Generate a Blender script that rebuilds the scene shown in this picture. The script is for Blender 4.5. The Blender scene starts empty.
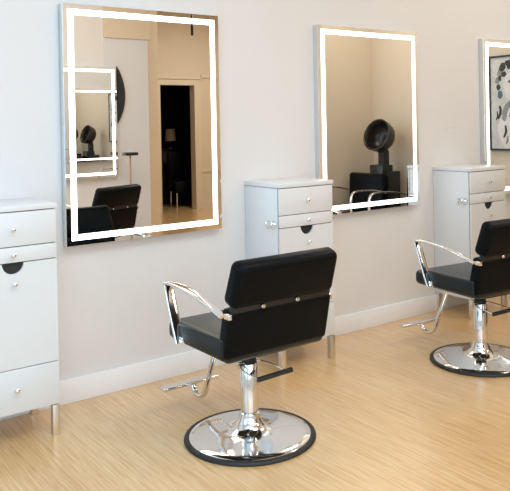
import bpy, bmesh, math, random
from mathutils import Vector, Matrix
random.seed(4)
S = bpy.context.scene
COL = S.collection
PI = math.pi

# ------------------------------------------------------------------ materials
def new_mat(name):
    m = bpy.data.materials.new(name); m.use_nodes = True
    return m, m.node_tree.nodes, m.node_tree.links, m.node_tree.nodes['Principled BSDF']

def plain(name, col, rough=.5, metal=0., spec=.5, coat=0., var=.03, vscale=6., bump=0., bscale=200.):
    m, N, L, b = new_mat(name)
    tc = N.new('ShaderNodeTexCoord'); nz = N.new('ShaderNodeTexNoise')
    nz.inputs['Scale'].default_value = vscale; nz.inputs['Detail'].default_value = 3
    L.new(tc.outputs['Object'], nz.inputs['Vector'])
    mix = N.new('ShaderNodeMix'); mix.data_type = 'RGBA'
    mix.inputs[6].default_value = tuple(max(0, c*(1-var)) for c in col)+(1,)
    mix.inputs[7].default_value = tuple(min(1, c*(1+var)) for c in col)+(1,)
    L.new(nz.outputs['Fac'], mix.inputs[0]); L.new(mix.outputs[2], b.inputs['Base Color'])
    b.inputs['Roughness'].default_value = rough; b.inputs['Metallic'].default_value = metal
    b.inputs['Specular IOR Level'].default_value = spec; b.inputs['Coat Weight'].default_value = coat
    if bump:
        n2 = N.new('ShaderNodeTexNoise'); n2.inputs['Scale'].default_value = bscale; n2.inputs['Detail'].default_value = 4
        L.new(tc.outputs['Object'], n2.inputs['Vector'])
        bp = N.new('ShaderNodeBump'); bp.inputs['Strength'].default_value = bump; bp.inputs['Distance'].default_value = .002
        L.new(n2.outputs['Fac'], bp.inputs['Height']); L.new(bp.outputs['Normal'], b.inputs['Normal'])
    return m

def emis(name, col, s):
    m, N, L, b = new_mat(name)
    b.inputs['Base Color'].default_value = (.9, .9, .9, 1)
    b.inputs['Emission Color'].default_value = col+(1,); b.inputs['Emission Strength'].default_value = s
    return m

def floor_mat():
    m, N, L, b = new_mat('wood_floor')
    tc = N.new('ShaderNodeTexCoord')
    def stretched(sx, sy, detail, loc=0):
        mp = N.new('ShaderNodeMapping'); mp.inputs['Scale'].default_value = (sx, sy, 1); mp.inputs['Location'].default_value = (loc, loc, 0)
        L.new(tc.outputs['Object'], mp.inputs['Vector'])
        n = N.new('ShaderNodeTexNoise'); n.inputs['Scale'].default_value = 1; n.inputs['Detail'].default_value = detail
        L.new(mp.outputs['Vector'], n.inputs['Vector']); return n
    n1 = stretched(90, 3, 3); n2 = stretched(230, 9, 2, 7.3); n3 = stretched(1.2, .8, 2, 3.1)
    # narrow bamboo strips along y
    br = N.new('ShaderNodeTexBrick')
    mp = N.new('ShaderNodeMapping'); mp.inputs['Rotation'].default_value = (0, 0, PI/2)
    L.new(tc.outputs['Object'], mp.inputs['Vector']); L.new(mp.outputs['Vector'], br.inputs['Vector'])
    br.inputs['Scale'].default_value = 1; br.inputs['Brick Width'].default_value = 1.1; br.inputs['Row Height'].default_value = .094
    br.inputs['Mortar Size'].default_value = .0011; br.inputs['Mortar Smooth'].default_value = .3
    br.inputs['Color1'].default_value = (.42, .42, .42, 1); br.inputs['Color2'].default_value = (.60, .60, .60, 1); br.inputs['Mortar'].default_value = (.22, .22, .22, 1)
    def math_(op, a, bb):
        n = N.new('ShaderNodeMath'); n.operation = op
        for i, v in enumerate((a, bb)):
            if isinstance(v, (int, float)): n.inputs[i].default_value = v
            else: L.new(v, n.inputs[i])
        return n.outputs[0]
    s = math_('ADD', math_('MULTIPLY', n1.outputs['Fac'], .52), math_('MULTIPLY', n2.outputs['Fac'], .34))
    s = math_('ADD', s, math_('MULTIPLY', br.outputs['Color'], .24))
    s = math_('ADD', s, math_('MULTIPLY', n3.outputs['Fac'], .12))
    cr = N.new('ShaderNodeValToRGB'); L.new(s, cr.inputs['Fac'])
    e = cr.color_ramp.elements
    e[0].position = .40; e[0].color = (.46, .235, .08, 1)
    e[1].position = .80; e[1].color = (.82, .58, .32, 1)
    k = e.new(.54); k.color = (.63, .37, .145, 1)
    k = e.new(.63); k.color = (.72, .46, .21, 1)
    L.new(cr.outputs['Color'], b.inputs['Base Color'])
    b.inputs['Roughness'].default_value = .30
    b.inputs['Specular IOR Level'].default_value = .6
    b.inputs['Coat Weight'].default_value = .9; b.inputs['Coat Roughness'].default_value = .28
    bp = N.new('ShaderNodeBump'); bp.inputs['Strength'].default_value = .08; bp.inputs['Distance'].default_value = .001
    L.new(s, bp.inputs['Height']); L.new(bp.outputs['Normal'], b.inputs['Normal'])
    return m

def pane_mat():
    m, N, L, b = new_mat('window_pane')
    t = N.new('ShaderNodeBsdfTransparent'); g = N.new('ShaderNodeBsdfGlossy'); g.inputs['Roughness'].default_value = .02
    mx = N.new('ShaderNodeMixShader'); mx.inputs[0].default_value = .06
    L.new(t.outputs[0], mx.inputs[1]); L.new(g.outputs[0], mx.inputs[2])
    L.new(mx.outputs[0], N['Material Output'].inputs['Surface'])
    return m

M = dict(
    wall=plain('wall_paint', (.75, .73, .715), .75, var=.015, vscale=1.5, bump=.05, bscale=120),
    tan=plain('tan_wall_paint', (.72, .60, .46), .8, var=.02, vscale=1.5, bump=.05, bscale=120),
    grey=plain('pale_grey_paint', (.70, .70, .73), .75, var=.02, vscale=1.5),
    ceil=plain('ceiling_paint', (.82, .80, .77), .9, var=.01),
    base=plain('white_trim_paint', (.87, .87, .88), .4, var=.01),
    casing=plain('cream_trim_paint', (.74, .64, .50), .5, var=.01),
    floor=floor_mat(),
    cab=plain('white_laminate', (.735, .745, .745), .32, var=.01, vscale=3),
    gap=plain('seam_shade_colour', (.05, .05, .055), .7),  # dark colour for the shade between drawer fronts
    dark=plain('notch_shade_colour', (.012, .012, .013), .6),  # near-black colour for the shade inside the door notch
    chrome=plain('polished_chrome', (.84, .84, .84), .10, 1., var=.01),
    satin=plain('satin_nickel', (.78, .74, .69), .35, 1., var=.03),
    leather=plain('black_vinyl', (.0040, .0052, .0062), .30, spec=.07, var=.2, vscale=20, bump=.25, bscale=260),
    seat_sheen_vinyl=plain('black_vinyl_teal_sheen', (.0060, .0120, .0140), .28, spec=.34, var=.2, vscale=20, bump=.2, bscale=260),  # same black vinyl, with the teal sheen of reflected light tinted in
    rubber=plain('black_rubber', (.012, .012, .012), .55, var=.1),
    blackm=plain('black_plastic', (.012, .012, .013), .35, var=.1),
    brownp=plain('smoked_bowl_plastic', (.022, .016, .013), .3, var=.1),
    mirror=plain('mirror_glass', (.93, .94, .93), .0, 1., var=0),
    alu=plain('brushed_aluminium', (.72, .75, .76), .3, 1., var=.03),
    led=emis('lit_led_band', (1.0, .99, .97), 3.2),
    pane=pane_mat(),
    canvas=plain('canvas_print', (.62, .60, .57), .8, var=.25, vscale=22),
    ink=plain('dark_ink', (.05, .05, .05), .8, var=.5, vscale=40),
    midink=plain('grey_ink', (.30, .29, .28), .8, var=.45, vscale=30),
    paleink=plain('pale_wash', (.75, .72, .69), .8, var=.15, vscale=16),
    blueink=plain('blue_grey_ink', (.10, .17, .24), .8, var=.4, vscale=30),
    room=plain('unlit_room_shade', (.035, .028, .026), .8, var=.2),  # gloom of the unlit room put into its wall colour
    darkwood=plain('dark_brown_wood', (.045, .025, .018), .5, var=.4, vscale=12),
    shade=plain('cream_lamp_shade', (.62, .42, .30), .7, var=.1),
    wood=plain('pale_wood', (.50, .30, .17), .5, var=.2, vscale=25),
    asphalt=plain('outdoor_paving', (.35, .35, .36), .9, var=.2),
)

# ------------------------------------------------------------------ mesh helpers
def bm_new(): return bmesh.new()

def box(bm, lo, hi, bev=0., seg=2, mat=None):
    r = bmesh.ops.create_cube(bm, size=1.)
    vs = r['verts']
    sz = Vector([hi[i]-lo[i] for i in range(3)]); c = Vector([(hi[i]+lo[i])/2 for i in range(3)])
    for v in vs: v.co = Vector((v.co.x*sz.x, v.co.y*sz.y, v.co.z*sz.z))+c
    if bev > 0:
        es = list({e for v in vs for e in v.link_edges})
        rr = bmesh.ops.bevel(bm, geom=es, offset=bev, segments=seg, profile=.5, affect='EDGES')
        vs = list({v for f in rr['faces'] for v in f.verts} | {v for v in vs if v.is_valid})
    if mat is not None:
        for v in vs: v.co = mat @ v.co
    return vs

def lathe(bm, prof, c=(0, 0, 0), seg=48, mat=None):
    rings = []
    for (r, z) in prof:
        if r < 1e-6: rings.append([bm.verts.new((0, 0, z))])
        else: rings.append([bm.verts.new((r*math.cos(2*PI*i/seg), r*math.sin(2*PI*i/seg), z)) for i in range(seg)])
    for a, b in zip(rings, rings[1:]):
        for i in range(seg):
            j = (i+1) % seg
            f = [a[0 if len(a) == 1 else i], a[0 if len(a) == 1 else j], b[0 if len(b) == 1 else j], b[0 if len(b) == 1 else i]]
            f = list(dict.fromkeys(f))
            if len(f) > 2: bm.faces.new(f)
    for rg in (rings[0], rings[-1]):
        if len(rg) > 2:
            try: bm.faces.new(rg)
            except ValueError: pass
    X = Matrix.Translation(Vector(c)) @ (mat if mat is not None else Matrix())
    for rg in rings:
        for v in rg: v.co = X @ v.co

def spline(pts, n=6):
    """Catmull-Rom through pts"""
    P = [Vector(p) for p in pts]; out = []
    for i in range(len(P)-1):
        p0 = P[max(i-1, 0)]; p1 = P[i]; p2 = P[i+1]; p3 = P[min(i+2, len(P)-1)]
        for k in range(n):
            t = k/n
            out.append(.5*((2*p1)+(p2-p0)*t+(2*p0-5*p1+4*p2-p3)*t*t+(3*p1-p0-3*p2+p3)*t**3))
    out.append(P[-1]); return out

def sweep(bm, path, section, up=(1, 0, 0)):
    """section: list of (a,b) offsets along up-vector and its normal; path: points"""
    P = [Vector(p) for p in path]; U = Vector(up).normalized(); rings = []
    for i, p in enumerate(P):
        t = (P[min(i+1, len(P)-1)]-P[max(i-1, 0)]).normalized()
        u = (U - t*U.dot(t))
        u = u.normalized() if u.length > 1e-4 else t.orthogonal().normalized()
        n = t.cross(u)
        sec = section(i/(len(P)-1)) if callable(section) else section
        rings.append([bm.verts.new(p+u*a+n*b) for a, b in sec])
    k = len(rings[0])
    for a, b in zip(rings, rings[1:]):
        for i in range(k): bm.faces.new((a[i], a[(i+1) % k], b[(i+1) % k], b[i]))
    bm.faces.new(rings[0]); bm.faces.new(rings[-1])

def circ(r, n=12): return [(r*math.cos(2*PI*i/n), r*math.sin(2*PI*i/n)) for i in range(n)]
def rrect(w, t, r=.003):
    w /= 2; t /= 2; r = min(r, w*.9, t*.9); o = []
    for cx, cy, a0 in ((w-r, t-r, 0), (-w+r, t-r, 90), (-w+r, -t+r, 180), (w-r, -t+r, 270)):
        for k in range(3):
            a = math.radians(a0+45*k); o.append((cx+r*math.cos(a), cy+r*math.sin(a)))
    return o

def obj(name, bm, mat, parent=None, smooth=40, loc=None):
    bmesh.ops.recalc_face_normals(bm, faces=bm.faces)
    me = bpy.data.meshes.new(name); bm.to_mesh(me); bm.free()
    if smooth:
        for f in me.polygons: f.use_smooth = True
        me.set_sharp_from_angle(angle=math.radians(smooth))
    me.materials.append(mat)
    o = bpy.data.objects.new(name, me); COL.objects.link(o)
    if parent: o.parent = parent
    if loc: o.location = loc
    return o

def boxobj(name, lo, hi, mat, parent=None, bev=0., seg=2):
    b = bm_new(); box(b, lo, hi, bev, seg); return obj(name, b, mat, parent)

def struct(name, lo, hi, mat, bev=0.):
    o = boxobj(name, lo, hi, mat, None, bev); o['kind'] = 'structure'; return o

def thing(name, label, cat, loc=(0, 0, 0), rz=0., group=None):
    o = bpy.data.objects.new(name, None); COL.objects.link(o); o.empty_display_size = .1
    o.location = loc; o.rotation_euler = (0, 0, rz); o['label'] = label; o['category'] = cat
    if group: o['group'] = group
    return o

def tag(o, label, cat, group=None):
    o['label'] = label; o['category'] = cat
    if group: o['group'] = group
    return o

def dup(root, loc, rz=None, label=None):
    r = root.copy(); COL.objects.link(r); r.location = loc
    if rz is not None: r.rotation_euler = (0, 0, rz)
    if label: r['label'] = label
    for ch in list(root.children):
        c = ch.copy(); COL.objects.link(c); c.parent = r
        for g in list(ch.children):
            d = g.copy(); COL.objects.link(d); d.parent = c
    return r

# ------------------------------------------------------------------ the room
H = 3.4
XL, XR, YB, YF = -2.6, 5.86, -4.30, -7.15     # left wall, right wall, opposite wall, far wall of the rear passage
struct('floor', (XL-.1, YF-3.2, -.08), (8.2, .1, 0), M['floor'])
struct('ceiling', (XL-.1, YF-3.2, H), (8.2, .1, H+.1), M['ceil'])
struct('wall_front', (XL-.1, 0, 0), (XR+.1, .12, H), M['wall'])
struct('wall_right', (XR, -2.42, 0), (XR+.12, 0, H), M['tan'])
struct('wall_right_rear', (5.12, -2.54, 0), (XR+.12, -2.42, H), M['tan'])

def wall_with_hole(name, axis, pos, th, a0, a1, h0, h1, z0, z1, mat, zt=H):
    b = bm_new()
    def seg(u0, u1, za, zb):
        if axis == 'x': box(b, (pos, u0, za), (pos+th, u1, zb))
        else: box(b, (u0, pos, za), (u1, pos+th, zb))
    seg(a0, h0, 0, zt); seg(h1, a1, 0, zt)
    if z0 > 0: seg(h0, h1, 0, z0)
    seg(h0, h1, z1, zt)
    o = obj(name, b, mat); o['kind'] = 'structure'; return o

def window(name, axis, pos, h0, h1, z0, z1, n):
    b = bm_new()
    def bar(u0, u1, za, zb, d=.04):
        if axis == 'x': box(b, (pos-d, u0, za), (pos+d, u1, zb))
        else: box(b, (u0, pos-d, za), (u1, pos+d, zb))
    bar(h0, h1, z0, z0+.06); bar(h0, h1, z1-.06, z1)
    for i in range(n+1):
        u = h0+(h1-h0)*i/n; bar(max(h0, u-.03), min(h1, u+.03), z0+.06, z1-.06)
    o = obj(name, b, M['base']); o['kind'] = 'structure'
    if axis == 'x': boxobj('pane', (pos-.004, h0+.03, z0+.06), (pos+.004, h1-.03, z1-.06), M['pane'], o)
    else: boxobj('pane', (h0+.03, pos-.004, z0+.06), (h1-.03, pos+.004, z1-.06), M['pane'], o)

wall_with_hole('wall_left', 'x', XL-.12, .12, YB-.12, .12, -3.7, -.7, .5, 2.9, M['wall'])
window('window_1', 'x', XL-.06, -3.7, -.7, .5, 2.9, 3)
wall_with_hole('wall_back', 'y', YB-.12, .12, XL-.12, 4.09, -2.0, 2.2, .5, 2.9, M['wall'])
window('window_2', 'y', YB-.06, -2.0, 2.2, .5, 2.9, 4)
struct('trim_1', (3.53, YB, 0), (4.09, YB+.012, 2.46), M['grey'])            # pale grey pilaster at the end of the opposite wall
struct('trim_2', (3.53, YB-.12, 2.46), (4.11, YB+.03, H), M['tan'])         # tan soffit above it

# slanting return beyond the end of the opposite wall
b = bm_new()
q = [(4.09, YB-.12), (4.09, YB), (4.50, -4.80), (4.44, -4.90)]
lo_ = [b.verts.new((x, y, 0)) for x, y in q]; hi_ = [b.verts.new((x, y, H)) for x, y in q]
b.faces.new(lo_); b.faces.new(hi_)
for i in range(4): b.faces.new((lo_[i], lo_[(i+1) % 4], hi_[(i+1) % 4], hi_[i]))
o = obj('wall_back_return', b, M['tan'], smooth=0); o['kind'] = 'structure'

wall_with_hole('wall_far', 'y', YF-.12, .12, 2.4, 8.2, 5.79, 6.44, 0, 2.10, M['tan'])
struct('wall_far_right', (8.1, YF, 0), (8.2, -2.42, H), M['tan'])
struct('wall_far_left', (2.4, YF, 0), (2.5, YB-.12, H), M['tan'])
struct('wall_right_outer', (XR+.12, -2.54, 0), (8.2, -2.42, H), M['tan'])
b = bm_new()
box(b, (5.69, YF, 0), (5.79, YF+.03, 2.20)); box(b, (6.44, YF, 0), (6.56, YF+.03, 2.20)); box(b, (5.79, YF, 2.10), (6.44, YF+.03, 2.20))
box(b, (5.67, YF, 2.20), (6.58, YF+.05, 2.23))
o = obj('door_1', b, M['casing']); o['kind'] = 'structure'
struct('trim_3', (6.58, YF, 2.23), (8.1, YF+.02, 2.28), M['casing'])
struct('trim_4', (6.56, YF, .62), (8.1, YF+.02, .66), M['casing'])
struct('baseboard_far', (6.56, YF, 0), (8.1, YF+.015, .14), M['casing'])
# dark back room
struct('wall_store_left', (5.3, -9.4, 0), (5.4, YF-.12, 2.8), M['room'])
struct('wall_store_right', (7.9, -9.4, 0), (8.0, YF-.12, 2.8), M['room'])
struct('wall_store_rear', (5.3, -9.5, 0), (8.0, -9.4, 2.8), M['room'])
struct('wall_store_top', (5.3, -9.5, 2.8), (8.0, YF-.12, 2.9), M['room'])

struct('baseboard_front', (XL, -.015, 0), (XR, 0, .124), M['base'], .003)
struct('baseboard_right', (XR-.015, -2.42, 0), (XR, -.015, .124), M['base'], .003)
struct('baseboard_back', (2.2, YB, 0), (3.62, YB+.015, .124), M['base'], .003)
g = struct('ground_outside', (XL-6, YB-7, -.12), (XL-.1, 2, -.09), M['asphalt'])
g2 = struct('ground_outside_rear', (XL-.1, YB-7, -.12), (2.4, YB-.12, -.09), M['asphalt'])
# hairline scratch on the wall
b = bm_new()
sweep(b, [(4.385, -.0004, 1.379), (4.43, -.0004, 1.377), (4.47, -.0004, 1.383), (4.53, -.0004, 1.381)], [(.0015, 0), (0, .0006), (-.0015, 0), (0, -.0002)], up=(0, 0, 1))
o = obj('wall_scratch', b, M['satin']); o['kind'] = 'structure'

# ------------------------------------------------------------------ lit mirrors
MW, MZ0, MZ1, MD, GAP, LW = .949, .825, 2.087, .0488, .0275, .031
def make_mirror(label, x, y, rz, group):
    t = thing('led_mirror', label, 'mirror', (x, y, MZ0), rz, group)
    h = MZ1-MZ0
    b = bm_new(); box(b, (0, -(MD-.006), 0), (MW, -.001, h), .002)
    obj('backing_frame', b, M['alu'], t)
    b = bm_new(); box(b, (0, -MD, 0), (MW, -(MD-.0055), h), .0008, 1)
    obj('mirror_glass', b, M['mirror'], t, smooth=0)
    b = bm_new(); y0, y1 = -MD-.0012, -MD+.0005
    a, c = GAP, GAP+LW
    box(b, (a, y0, a), (c, y1, h-a)); box(b, (MW-c, y0, a), (MW-a, y1, h-a))
    box(b, (c, y0, a), (MW-c, y1, c)); box(b, (c, y0, h-c), (MW-c, y1, h-a))
    obj('led_band', b, M['led'], t, smooth=0)
    return t
MX, SP = 1.381, 1.7148
GM = 'lit rectangular wall mirrors along the station wall'
m1 = make_mirror('lit rectangular wall mirror nearest the camera, reflecting a doorway and two black chairs', MX, -.0096, .0096, GM)
dup(m1, (MX+SP, 0, MZ0), 0, 'lit rectangular wall mirror in the middle, reflecting a black hood dryer')
dup(m1, (MX+2*SP, 0, MZ0), 0, 'lit rectangular wall mirror cut by the right edge, reflecting a framed black and white picture')
mo = dup(m1, (3.66, YB, MZ0+.03), PI, 'lit mirror on the opposite wall, seen only as a reflection inside the nearest mirror')
del mo['group']

# ------------------------------------------------------------------ drawer cabinets
CX, CW, CD, CH = 2.5284, .4106, .3554, 1.0903
def knob(parent, x, z, y):
    b = bm_new()
    R = Matrix.Rotation(PI/2, 4, 'X')
    lathe(b, [(0, 0), (.005, 0), (.0045, .010), (.0075, .013), (.0105, .018), (.0105, .022), (.007, .0255), (0, .0265)], (x, y, z), 20, R)
    return obj('knob', b, M['chrome'], parent)

def make_cabinet(label, x):
    t = thing('drawer_cabinet', label, 'cabinet', (x, 0, 0), 0, 'white drawer cabinets between the mirrors')
    D, F = CD, .018
    b = bm_new()
    box(b, (.001, -D+F+.002, .141), (CW-.001, -.003, 1.063), .0015)
    obj('body', b, M['cab'], t)
    b = bm_new(); box(b, (-.003, -D-.004, 1.066), (CW+.003, -.003, CH), .002)
    obj('lid', b, M['cab'], t)
    b = bm_new(); box(b, (.006, -D+F-.004, .15), (CW-.006, -D+F+.004, 1.066))
    obj('seam_shade_board', b, M['gap'], t)  # dark board behind the fronts, stands for shade in the seams
    def front(name, z0, z1):
        b = bm_new(); box(b, (.003, -D, z0), (CW-.003, -D+F-.004, z1), .0018)
        return obj(name, b, M['cab'], t)
    d = front('drawer', .9065, 1.0615); knob(d, CW/2, .985, -D)
    d = front('drawer', .8335, .9025); knob(d, CW/2, .868, -D)
    # door with a half-round finger notch
    z0, z1, R = .3495, .8295, .049; b = bm_new()
    x0, x1, xc = .003, CW-.003, CW/2
    arc = [(xc+R*math.cos(PI+PI*k/16), z1+R*math.sin(PI+PI*k/16)) for k in range(17)]
    top = [(x0, z1)] + arc + [(x1, z1)]
    cols = []
    for px, pz in top:
        cols.append([b.verts.new((px, yy, zz)) for yy, zz in ((-D, z0), (-D, pz), (-D+F-.004, pz), (-D+F-.004, z0))])
    for u, v in zip(cols, cols[1:]):
        for k in range(4): b.faces.new((u[k], u[(k+1) % 4], v[(k+1) % 4], v[k]))
    b.faces.new(cols[0]); b.faces.new(cols[-1])
    d = obj('door', b, M['cab'], t, smooth=0); knob(d, CW/2+.003, .736, -D)
    b = bm_new(); box(b, (xc-.055, -D+F-.0055, .775), (xc+.055, -D+F-.0045, .829))
    obj('notch_shade_sheet', b, M['dark'], d)  # thin dark sheet in place of the shade behind the notch
    d = front('drawer', .145, .3455); knob(d, CW/2+.004, .253, -D)
    for lx in (.0, CW-.036):
        for ly in (-D+.002, -.040):
            b = bm_new(); box(b, (lx+.001, ly, 0.0), (lx+.035, ly+.034, .1405), .0015)
            obj('leg', b, M['satin'], t)
    # double chrome holder on the left side
    b = bm_new()
    box(b, (-.004, -.330, .838), (.0015, -.247, .862), .001)
    for yy in (-.315, -.262):
        sweep(b, spline([(0, yy, .868), (-.022, yy, .872), (-.030, yy, .850), (-.022, yy, .828), (-.004, yy, .832)], 4), circ(.0045, 8), up=(0, 1, 0))
    obj('side_hook', b, M['chrome'], t)
    return t
c0 = make_cabinet('white drawer cabinet at the left edge, left of the nearest mirror', CX-SP)
dup(c0, (CX, 0, 0), 0, 'white drawer cabinet partly hidden behind the nearer black salon chair')
dup(c0, (CX+SP, 0, 0), 0, 'white drawer cabinet behind the farther black salon chair, at the right')

# ------------------------------------------------------------------ styling chairs
def make_chair(label, x, y, rz, group):
    t = thing('salon_chair', label, 'chair', (x, y, 0), rz, group)
    # base
    b = bm_new(); lathe(b, [(.270, .0), (.300, .0), (.3045, .006), (.3025, .012), (.295, .017), (.286, .018), (.278, .016)], seg=96)
    obj('rubber_rim', b, M['rubber'], t)
    b = bm_new()
    lathe(b, [(.0, .004), (.279, .004), (.282, .015), (.276, .0195), (.25, .024), (.19, .029), (.14, .034), (.105, .040), (.085, .048), (.068, .062), (.056, .080), (.050, .098), (.047, .112), (.0, .112)], seg=96)
    obj('base_plate', b, M['chrome'], t, smooth=60)
    b = bm_new(); lathe(b, [(0, .108), (.043, .108), (.043, .114), (.036, .118), (.036, .128), (.0415, .131), (.0415, .342), (.039, .346), (0, .349)], seg=48)
    col = obj('column', b, M['chrome'], t)
    b = bm_new(); lathe(b, [(0, .346), (.034, .346), (.034, .366), (.024, .370), (.024, .415), (0, .415)], seg=32)
    obj('piston', b, M['rubber'] , t)
    b = bm_new(); box(b, (-.12, -.13, .405), (.12, .15, .432), .004)
    obj('swivel_plate', b, M['rubber'], t)
    # pump lever
    b = bm_new()
    path = spline([(.10, -.155, .322), (.085, -.06, .335), (.045, .01, .345), (.0, .045, .345), (-.045, .01, .345), (-.072, -.06, .335), (-.055, -.155, .319)], 6)
    sweep(b, path, circ(.0040, 8), up=(0, 0, 1))
    lathe(b, [(0, -.012), (.012, -.012), (.012, .012), (0, .012)], (-.052, -.01, .338), 16, Matrix.Rotation(PI/2, 4, 'Y'))
    box(b, (-.055, -.012, .335), (.055, .02, .352), .004)
    lev = obj('pump_lever', b, M['chrome'], t)
    b = bm_new(); sweep(b, [(-.062, -.158, .318), (-.058, -.159, .3182), (.122, -.160, .324), (.126, -.160, .324)], circ(.0115, 12), up=(0, 0, 1))
    obj('pedal_grip', b, M['rubber'], lev, smooth=60)
    # seat: cushion with rounded outline and gently domed top
    b = bm_new()
    vs = box(b, (-.268, -.235, .440), (.268, .285, .528), .030, 5)
    for v in vs:
        fy = (v.co.y+.235)/.52
        if v.co.z > .48:
            v.co.z += .012*math.sin(PI*min(max(fy, 0), 1))*(1-(v.co.x/.27)**2) + .004*fy
        else:
            v.co.z += .012*max(0, fy-.6)
    seat = obj('seat', b, M['seat_sheen_vinyl'], t, smooth=60)
    for s in (-1, 1):   # side bolsters under the arms
        b = bm_new(); box(b, (s*.262-.018, -.22, .455), (s*.262+.018, .20, .548), .015, 4)
        obj('side_bolster', b, M['seat_sheen_vinyl'], seat, smooth=60)
    # back panels lean backwards
    tilt = math.atan2(.10, .43)
    def panel(z0, z1, yrear, w, thick, bev, name, tilt=tilt, taper=0.):
        A = Matrix.Translation((0, yrear, z0)) @ Matrix.Rotation(tilt, 4, 'X')
        b = bm_new(); vs = box(b, (-w/2, 0, 0), (w/2, thick, (z1-z0)/math.cos(tilt)), bev, 6)
        for v in vs:
            v.co.y += .022*(v.co.x/(w/2))**2*(1 if v.co.y > thick*.5 else .35)     # slight wrap around the sitter
            v.co.x *= 1-taper*v.co.z/(z1-z0)
            v.co = A @ v.co
        return obj(name, b, M['leather'], t, smooth=60)
    panel(.674, .864, -.296, .550, .075, .032, 'backrest', math.radians(19), .03)
    panel(.458, .665, -.242, .545, .062, .018, 'lower_backrest')
    b = bm_new()
    A = Matrix.Translation((0, -.292, .655)) @ Matrix.Rotation(tilt, 4, 'X')
    box(b, (-.262, .018, -.01), (.262, .048, .050), .004, 2, A)
    obj('back_bracket', b, M['rubber'], t)
    for bx in (-.118, .064):
        b = bm_new(); R = Matrix.Translation((bx, -.280, .679)) @ Matrix.Rotation(PI/2, 4, 'X')
        lathe(b, [(0, -.02), (.007, -.02), (.007, .004), (.011, .006), (.011, .014), (.008, .018), (0, .019)], (0, 0, 0), 20, R)
        obj('bolt', b, M['chrome'], t)
    # arms: flat chrome strap bent from the seat side up and over to the back
    for s in (-1, 1):
        X = s*.290
        pts = [(X, .118, .462), (X, .145, .520), (X, .180, .600), (X, .212, .680), (X, .2245, .709), (X, .214, .7185), (X, .16, .7215), (X, .06, .716), (X, -.05, .7005), (X, -.15, .679), (X, -.245, .653)]
        b = bm_new(); sweep(b, spline(pts, 5), lambda u: rrect(.050-.018*max(0, u-.45)/.55, .0125, .005), up=(1, 0, 0))
        a = obj('armrest', b, M['chrome'], t, smooth=50)
        boxobj('arm_mount', (X-s*.026-.016, -.275, .640), (X-s*.026+.016, -.235, .664), M['chrome'], a, .004)
        boxobj('arm_mount', (min(X, X-s*.03), .10, .460), (max(X, X-s*.03), .135, .490), M['chrome'], a, .003)
    # footrest
    b = bm_new()
    sweep(b, spline([(0, .08, .425), (0, .20, .415), (0, .27, .375), (0, .32, .27), (0, .375, .15), (0, .405, .088), (0, .450, .062), (0, .500, .068), (0, .525, .108)], 6), rrect(.030, .024, .010), up=(1, 0, 0))
    fr = obj('footrest', b, M['chrome'], t, smooth=50)
    b = bm_new(); box(b, (-.180, .495, .106), (.145, .545, .124), .005, 3)
    obj('foot_bar', b, M['chrome'], fr)
    return t
GC = 'black salon chairs at the station wall'
ch1 = make_chair('black salon chair with chrome arms nearest the camera, in front of the middle cabinet', 1.895, -.955, 0.0, GC)
dup(ch1, (3.570, -.955, 0), -.10, 'farther black salon chair with chrome arms, cut by the right edge')
o = dup(ch1, (2.84, -3.00, 0), PI-.33, 'black salon chair across the room, reflected whole in the nearest mirror'); del o['group']

# ------------------------------------------------------------------ hood dryer chair (seen in the middle mirror)
t = thing('hood_dryer_chair', 'black armchair with a round hood dryer on a post, reflected in the middle mirror', 'chair', (5.17, -2.05, 0), 1.57, 'hood dryer chairs along the right wall')
b = bm_new(); box(b, (-.26, -.22, .30), (.26, .28, .47), .03, 4); obj('seat', b, M['leather'], t, smooth=60)
b = bm_new(); box(b, (-.27, -.27, .30), (.27, -.17, .90), .035, 4, Matrix.Rotation(.05, 4, 'X')); obj('backrest', b, M['leather'], t, smooth=60)
for s in (-1, 1):
    b = bm_new(); sweep(b, spline([(s*.29, .20, .30), (s*.29, .26, .56), (s*.29, .245, .715), (s*.29, .14, .745), (s*.29, -.06, .735), (s*.29, -.22, .70)], 5), rrect(.034, .014, .005), up=(1, 0, 0))
    obj('armrest', b, M['chrome'], t, smooth=50)
b = bm_new(); box(b, (-.20, -.18, .0), (.20, .20, .30), .01); obj('pedestal', b, M['blackm'], t)
b = bm_new(); box(b, (-.07, -.50, .0), (.13, -.34, .97), .012); box(b, (-.10, -.58, .50), (.16, -.40, .90), .012)
sweep(b, [(.03, -.46, .95), (.03, -.46, 1.10), (.03, -.44, 1.14)], rrect(.10, .09, .02), up=(1, 0, 0))
obj('dryer_post', b, M['blackm'], t)
A = Matrix.Translation((.02, -.45, 1.262)) @ Matrix.Rotation(math.radians(-4), 4, 'Z') @ Matrix.Rotation(math.radians(-70), 4, 'X')
b = bm_new()
lathe(b, [(.0, -.10), (.07, -.095), (.12, -.07), (.155, -.03), (.172, .03), (.178, .10), (.172, .104), (.163, .10), (.155, .03), (.14, -.02), (.11, -.055), (.06, -.078), (0, -.082)], (0, 0, 0), 48, A)
hd = obj('dryer_hood', b, M['brownp'], t, smooth=60)
b = bm_new(); lathe(b, [(0, -.08), (.05, -.078), (.052, -.055), (.03, -.05), (0, -.05)], (0, 0, 0), 24, A); obj('air_vent', b, M['rubber'], hd)

dup(t, (5.17, -1.21, 0), 1.60, 'black hood dryer chair seen only in the small mirror within the nearest mirror')

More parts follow.
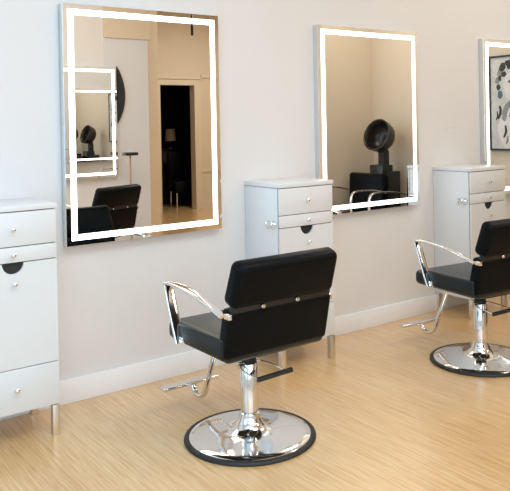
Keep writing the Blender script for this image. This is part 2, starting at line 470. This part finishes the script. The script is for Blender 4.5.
# ------------------------------------------------------------------ framed picture on the right wall
t = thing('framed_picture', 'black framed black and white figure picture, reflected in the mirror at the right edge', 'picture', (XR, -.455, 1.14), 0)
y0, y1, h = -.33, .30, .90
b = bm_new()
for lo, hi in (((-.03, y0, 0), (-.001, y1, .018)), ((-.03, y0, h-.018), (-.001, y1, h)), ((-.03, y0, .018), (-.001, y0+.018, h-.018)), ((-.03, y1-.018, .018), (-.001, y1, h-.018))): box(b, lo, hi)
obj('frame', b, M['blackm'], t)
cv = boxobj('canvas', (-.020, y0+.018, .018), (-.002, y1-.018, h-.018), M['canvas'], t)
def blob(name, pts, mat, x=-.0206):
    b = bm_new(); P = spline([(x, a, c) for a, c in pts]+[(x, pts[0][0], pts[0][1])], 5)[:-1]
    f = b.faces.new([b.verts.new(p) for p in P])
    r = bmesh.ops.extrude_face_region(b, geom=[f])
    for v in r['geom']:
        if isinstance(v, bmesh.types.BMVert): v.co.x += .0008
    bmesh.ops.triangulate(b, faces=[f for f in b.faces if len(f.verts) > 4])
    return obj(name, b, mat, cv, smooth=0)
blob('painted_body', [(-.16, .02), (-.24, .20), (-.16, .38), (-.05, .50), (.06, .40), (.14, .20), (.10, .02)], M['paleink'], -.0204)
random.seed(11)
for k, (a, c, r, m) in enumerate([(-.20, .735, .040, 'midink'), (-.235, .66, .032, 'midink'), (-.17, .79, .038, 'ink'), (-.10, .81, .045, 'ink'), (-.02, .80, .05, 'ink'), (.06, .76, .05, 'ink'), (.11, .69, .05, 'ink'), (.12, .61, .045, 'midink'), (-.225, .60, .026, 'ink'), (-.16, .72, .03, 'ink'), (.09, .55, .035, 'ink'), (-.205, .685, .022, 'ink')]):
    blob('painted_curl', [(a+r*random.uniform(.65, 1.25)*math.cos(u), c+r*random.uniform(.7, 1.35)*math.sin(u)) for u in (0, .9, 1.8, 2.7, 3.6, 4.5, 5.4)], M[m], -.0208-.00003*k)
blob('painted_face', [(-.13, .50), (-.165, .62), (-.12, .72), (.0, .76), (.07, .66), (.03, .53), (-.05, .46)], M['paleink'], -.0215)
blob('painted_eye', [(-.12, .645), (-.09, .665), (-.05, .655), (-.08, .635)], M['ink'], -.0218)
blob('painted_lips', [(-.085, .535), (-.05, .547), (-.02, .535), (-.05, .52)], M['ink'], -.0218)
blob('painted_earring', [(-.235, .51), (-.225, .56), (-.19, .565), (-.175, .52), (-.205, .49)], M['blueink'], -.0217)
blob('painted_arm', [(-.19, .30), (-.17, .40), (-.10, .47), (-.06, .45), (-.12, .38), (-.15, .28)], M['midink'], -.0216)
for k in range(12):
    a, c = random.uniform(-.27, .22), random.uniform(.06, .44); l = random.uniform(.05, .12); w_ = random.uniform(.004, .012)
    blob('brush_stroke', [(a-w_, c), (a-w_+l*.2, c+l*.5), (a+l*.1, c+l), (a+l*.1+w_*2, c+l*.95), (a+w_+l*.25, c+l*.45), (a+w_, c)], M[('midink', 'ink', 'paleink')[k % 3]], -.0219-.00002*k)

# ------------------------------------------------------------------ things seen only in the nearest mirror
b = bm_new()   # segment of a disc standing out beside the mirror
P = [(0.0, .33*u) for u in (-1, 1)]
Rr = .605; arc = [(Rr*math.cos(a)-(Rr-.10), Rr*math.sin(a)) for a in [(-.577+1.154*k/24) for k in range(25)]]
va = [b.verts.new((px, 0, pz)) for px, pz in arc]; vb = [b.verts.new((px, .035, pz)) for px, pz in arc]
b.faces.new(va); b.faces.new(vb[::-1])
for i in range(25): b.faces.new((va[i], vb[i], vb[(i+1) % 25], va[(i+1) % 25]))
tag(obj('wall_panel', b, M['blackm'], loc=(3.675, YB+.001, 1.80)), 'black rounded panel on the opposite wall at the right edge of the reflected mirror', 'wall panel')

t = thing('tall_stand', 'thin wooden stand with a flat black top beside the reflected black chair', 'stand', (3.74, -4.10, 0), 0)
b = bm_new(); lathe(b, [(0, 0), (.13, 0), (.13, .012), (.012, .025), (.0105, 1.10), (0, 1.10)], seg=24); obj('pole', b, M['wood'], t)
b = bm_new(); box(b, (-.075, -.06, 1.10), (.075, .06, 1.135), .006); obj('top', b, M['blackm'], t)

b = bm_new(); lathe(b, [(0, 2.66), (.018, 2.66), (.018, 2.92), (.006, 2.94), (.006, H-.02), (.05, H-.015), (.05, H), (0, H)], seg=20)
tag(obj('pendant_lamp', b, M['blackm'], loc=(5.2, -5.1, 0)), 'slim black pendant hanging from the ceiling, reflected above the doorway', 'lamp')

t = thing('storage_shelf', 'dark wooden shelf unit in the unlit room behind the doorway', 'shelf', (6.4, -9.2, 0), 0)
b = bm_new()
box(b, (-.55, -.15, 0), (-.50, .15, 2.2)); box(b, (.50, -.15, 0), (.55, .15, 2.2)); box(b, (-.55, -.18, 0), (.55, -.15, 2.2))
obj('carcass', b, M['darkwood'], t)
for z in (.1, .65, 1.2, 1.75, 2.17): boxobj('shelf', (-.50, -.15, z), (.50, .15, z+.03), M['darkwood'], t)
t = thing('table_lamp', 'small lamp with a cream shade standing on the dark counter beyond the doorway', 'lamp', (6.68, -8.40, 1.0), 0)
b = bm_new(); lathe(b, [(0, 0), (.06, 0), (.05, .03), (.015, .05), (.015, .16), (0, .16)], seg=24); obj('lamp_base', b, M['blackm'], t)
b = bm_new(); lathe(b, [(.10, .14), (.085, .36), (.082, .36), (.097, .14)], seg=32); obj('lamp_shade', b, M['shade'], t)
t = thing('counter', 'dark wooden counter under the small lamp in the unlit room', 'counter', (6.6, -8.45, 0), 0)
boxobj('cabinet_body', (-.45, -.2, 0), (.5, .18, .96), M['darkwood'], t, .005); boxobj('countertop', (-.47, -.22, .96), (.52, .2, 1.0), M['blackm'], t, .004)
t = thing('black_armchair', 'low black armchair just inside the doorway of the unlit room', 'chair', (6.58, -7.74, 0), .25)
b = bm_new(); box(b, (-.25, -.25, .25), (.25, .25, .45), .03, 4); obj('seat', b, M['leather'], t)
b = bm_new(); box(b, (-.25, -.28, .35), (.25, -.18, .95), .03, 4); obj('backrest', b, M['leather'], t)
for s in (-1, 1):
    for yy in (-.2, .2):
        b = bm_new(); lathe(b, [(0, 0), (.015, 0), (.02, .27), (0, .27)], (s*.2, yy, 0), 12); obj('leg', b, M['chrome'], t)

# ------------------------------------------------------------------ light
def area(name, loc, rot, sx, sy, power, col):
    l = bpy.data.lights.new(name, 'AREA'); l.shape = 'RECTANGLE'; l.size = sx; l.size_y = sy; l.energy = power; l.color = col
    o = bpy.data.objects.new(name, l); COL.objects.link(o); o.location = loc; o.rotation_euler = rot; return o
# daylight through the two windows
area('daylight_left', (XL-.25, -2.2, 1.7), (0, -PI/2, 0), 2.4, 3.0, 46, (.30, .62, 1.0))
area('daylight_rear', (.1, YB-.3, 1.7), (PI/2, 0, 0), 4.2, 2.4, 74, (.92, .91, 1.0))
# warm ceiling lamps, plus one added cool overhead fill
area('ceiling_lamp_a', (2.7, -2.7, H-.05), (0, 0, 0), 1.6, 1.2, 39, (1.0, .77, .54))
area('ceiling_lamp_b', (5.0, -1.4, H-.05), (0, 0, 0), .8, .8, 21.5, (1.0, .98, .90))
area('cool_overhead_fill', (0.5, -2.7, H-.05), (0, 0, 0), 2.4, 2.0, 72, (.40, .75, 1.0))  # added blue fill to balance the light, no known lamp there
area('ceiling_lamp_d', (6.2, -5.2, H-.05), (0, 0, 0), .8, .8, 53, (1.0, 1.0, .90))
w = bpy.data.worlds.new('World'); S.world = w; w.use_nodes = True
w.node_tree.nodes['Background'].inputs[0].default_value = (.42, .74, 1.0, 1); w.node_tree.nodes['Background'].inputs[1].default_value = .9

# ------------------------------------------------------------------ camera
yaw, pitch, roll = -.64788, -.00631, -.01895
R_ = Vector((math.cos(yaw), math.sin(yaw), 0)); F0 = Vector((-math.sin(yaw), math.cos(yaw), 0)); U0 = Vector((0, 0, 1))
F = math.cos(pitch)*F0+math.sin(pitch)*U0; U = -math.sin(pitch)*F0+math.cos(pitch)*U0
X = math.cos(roll)*R_+math.sin(roll)*U; Y = -math.sin(roll)*R_+math.cos(roll)*U
cam = bpy.data.cameras.new('camera'); co = bpy.data.objects.new('camera', cam); COL.objects.link(co)
mw = Matrix((X, Y, -F)).transposed().to_4x4(); mw.translation = Vector((0, -3.7751, 1.45)); co.matrix_world = mw
cam.sensor_width = 36; cam.lens = 736.2/510*36; cam.clip_start = .05
cam.shift_x = (255-285.74)/510; cam.shift_y = (126.57-245.5)/510
S.camera = co
S.cycles.max_bounces = 14; S.cycles.glossy_bounces = 10; S.cycles.diffuse_bounces = 5; S.cycles.transparent_max_bounces = 8
S.cycles.sample_clamp_indirect = 6
S.view_settings.view_transform = 'Standard'; S.view_settings.look = 'None'; S.view_settings.gamma = 1; S.view_settings.use_curve_mapping = False
S.view_settings.exposure = 0.03
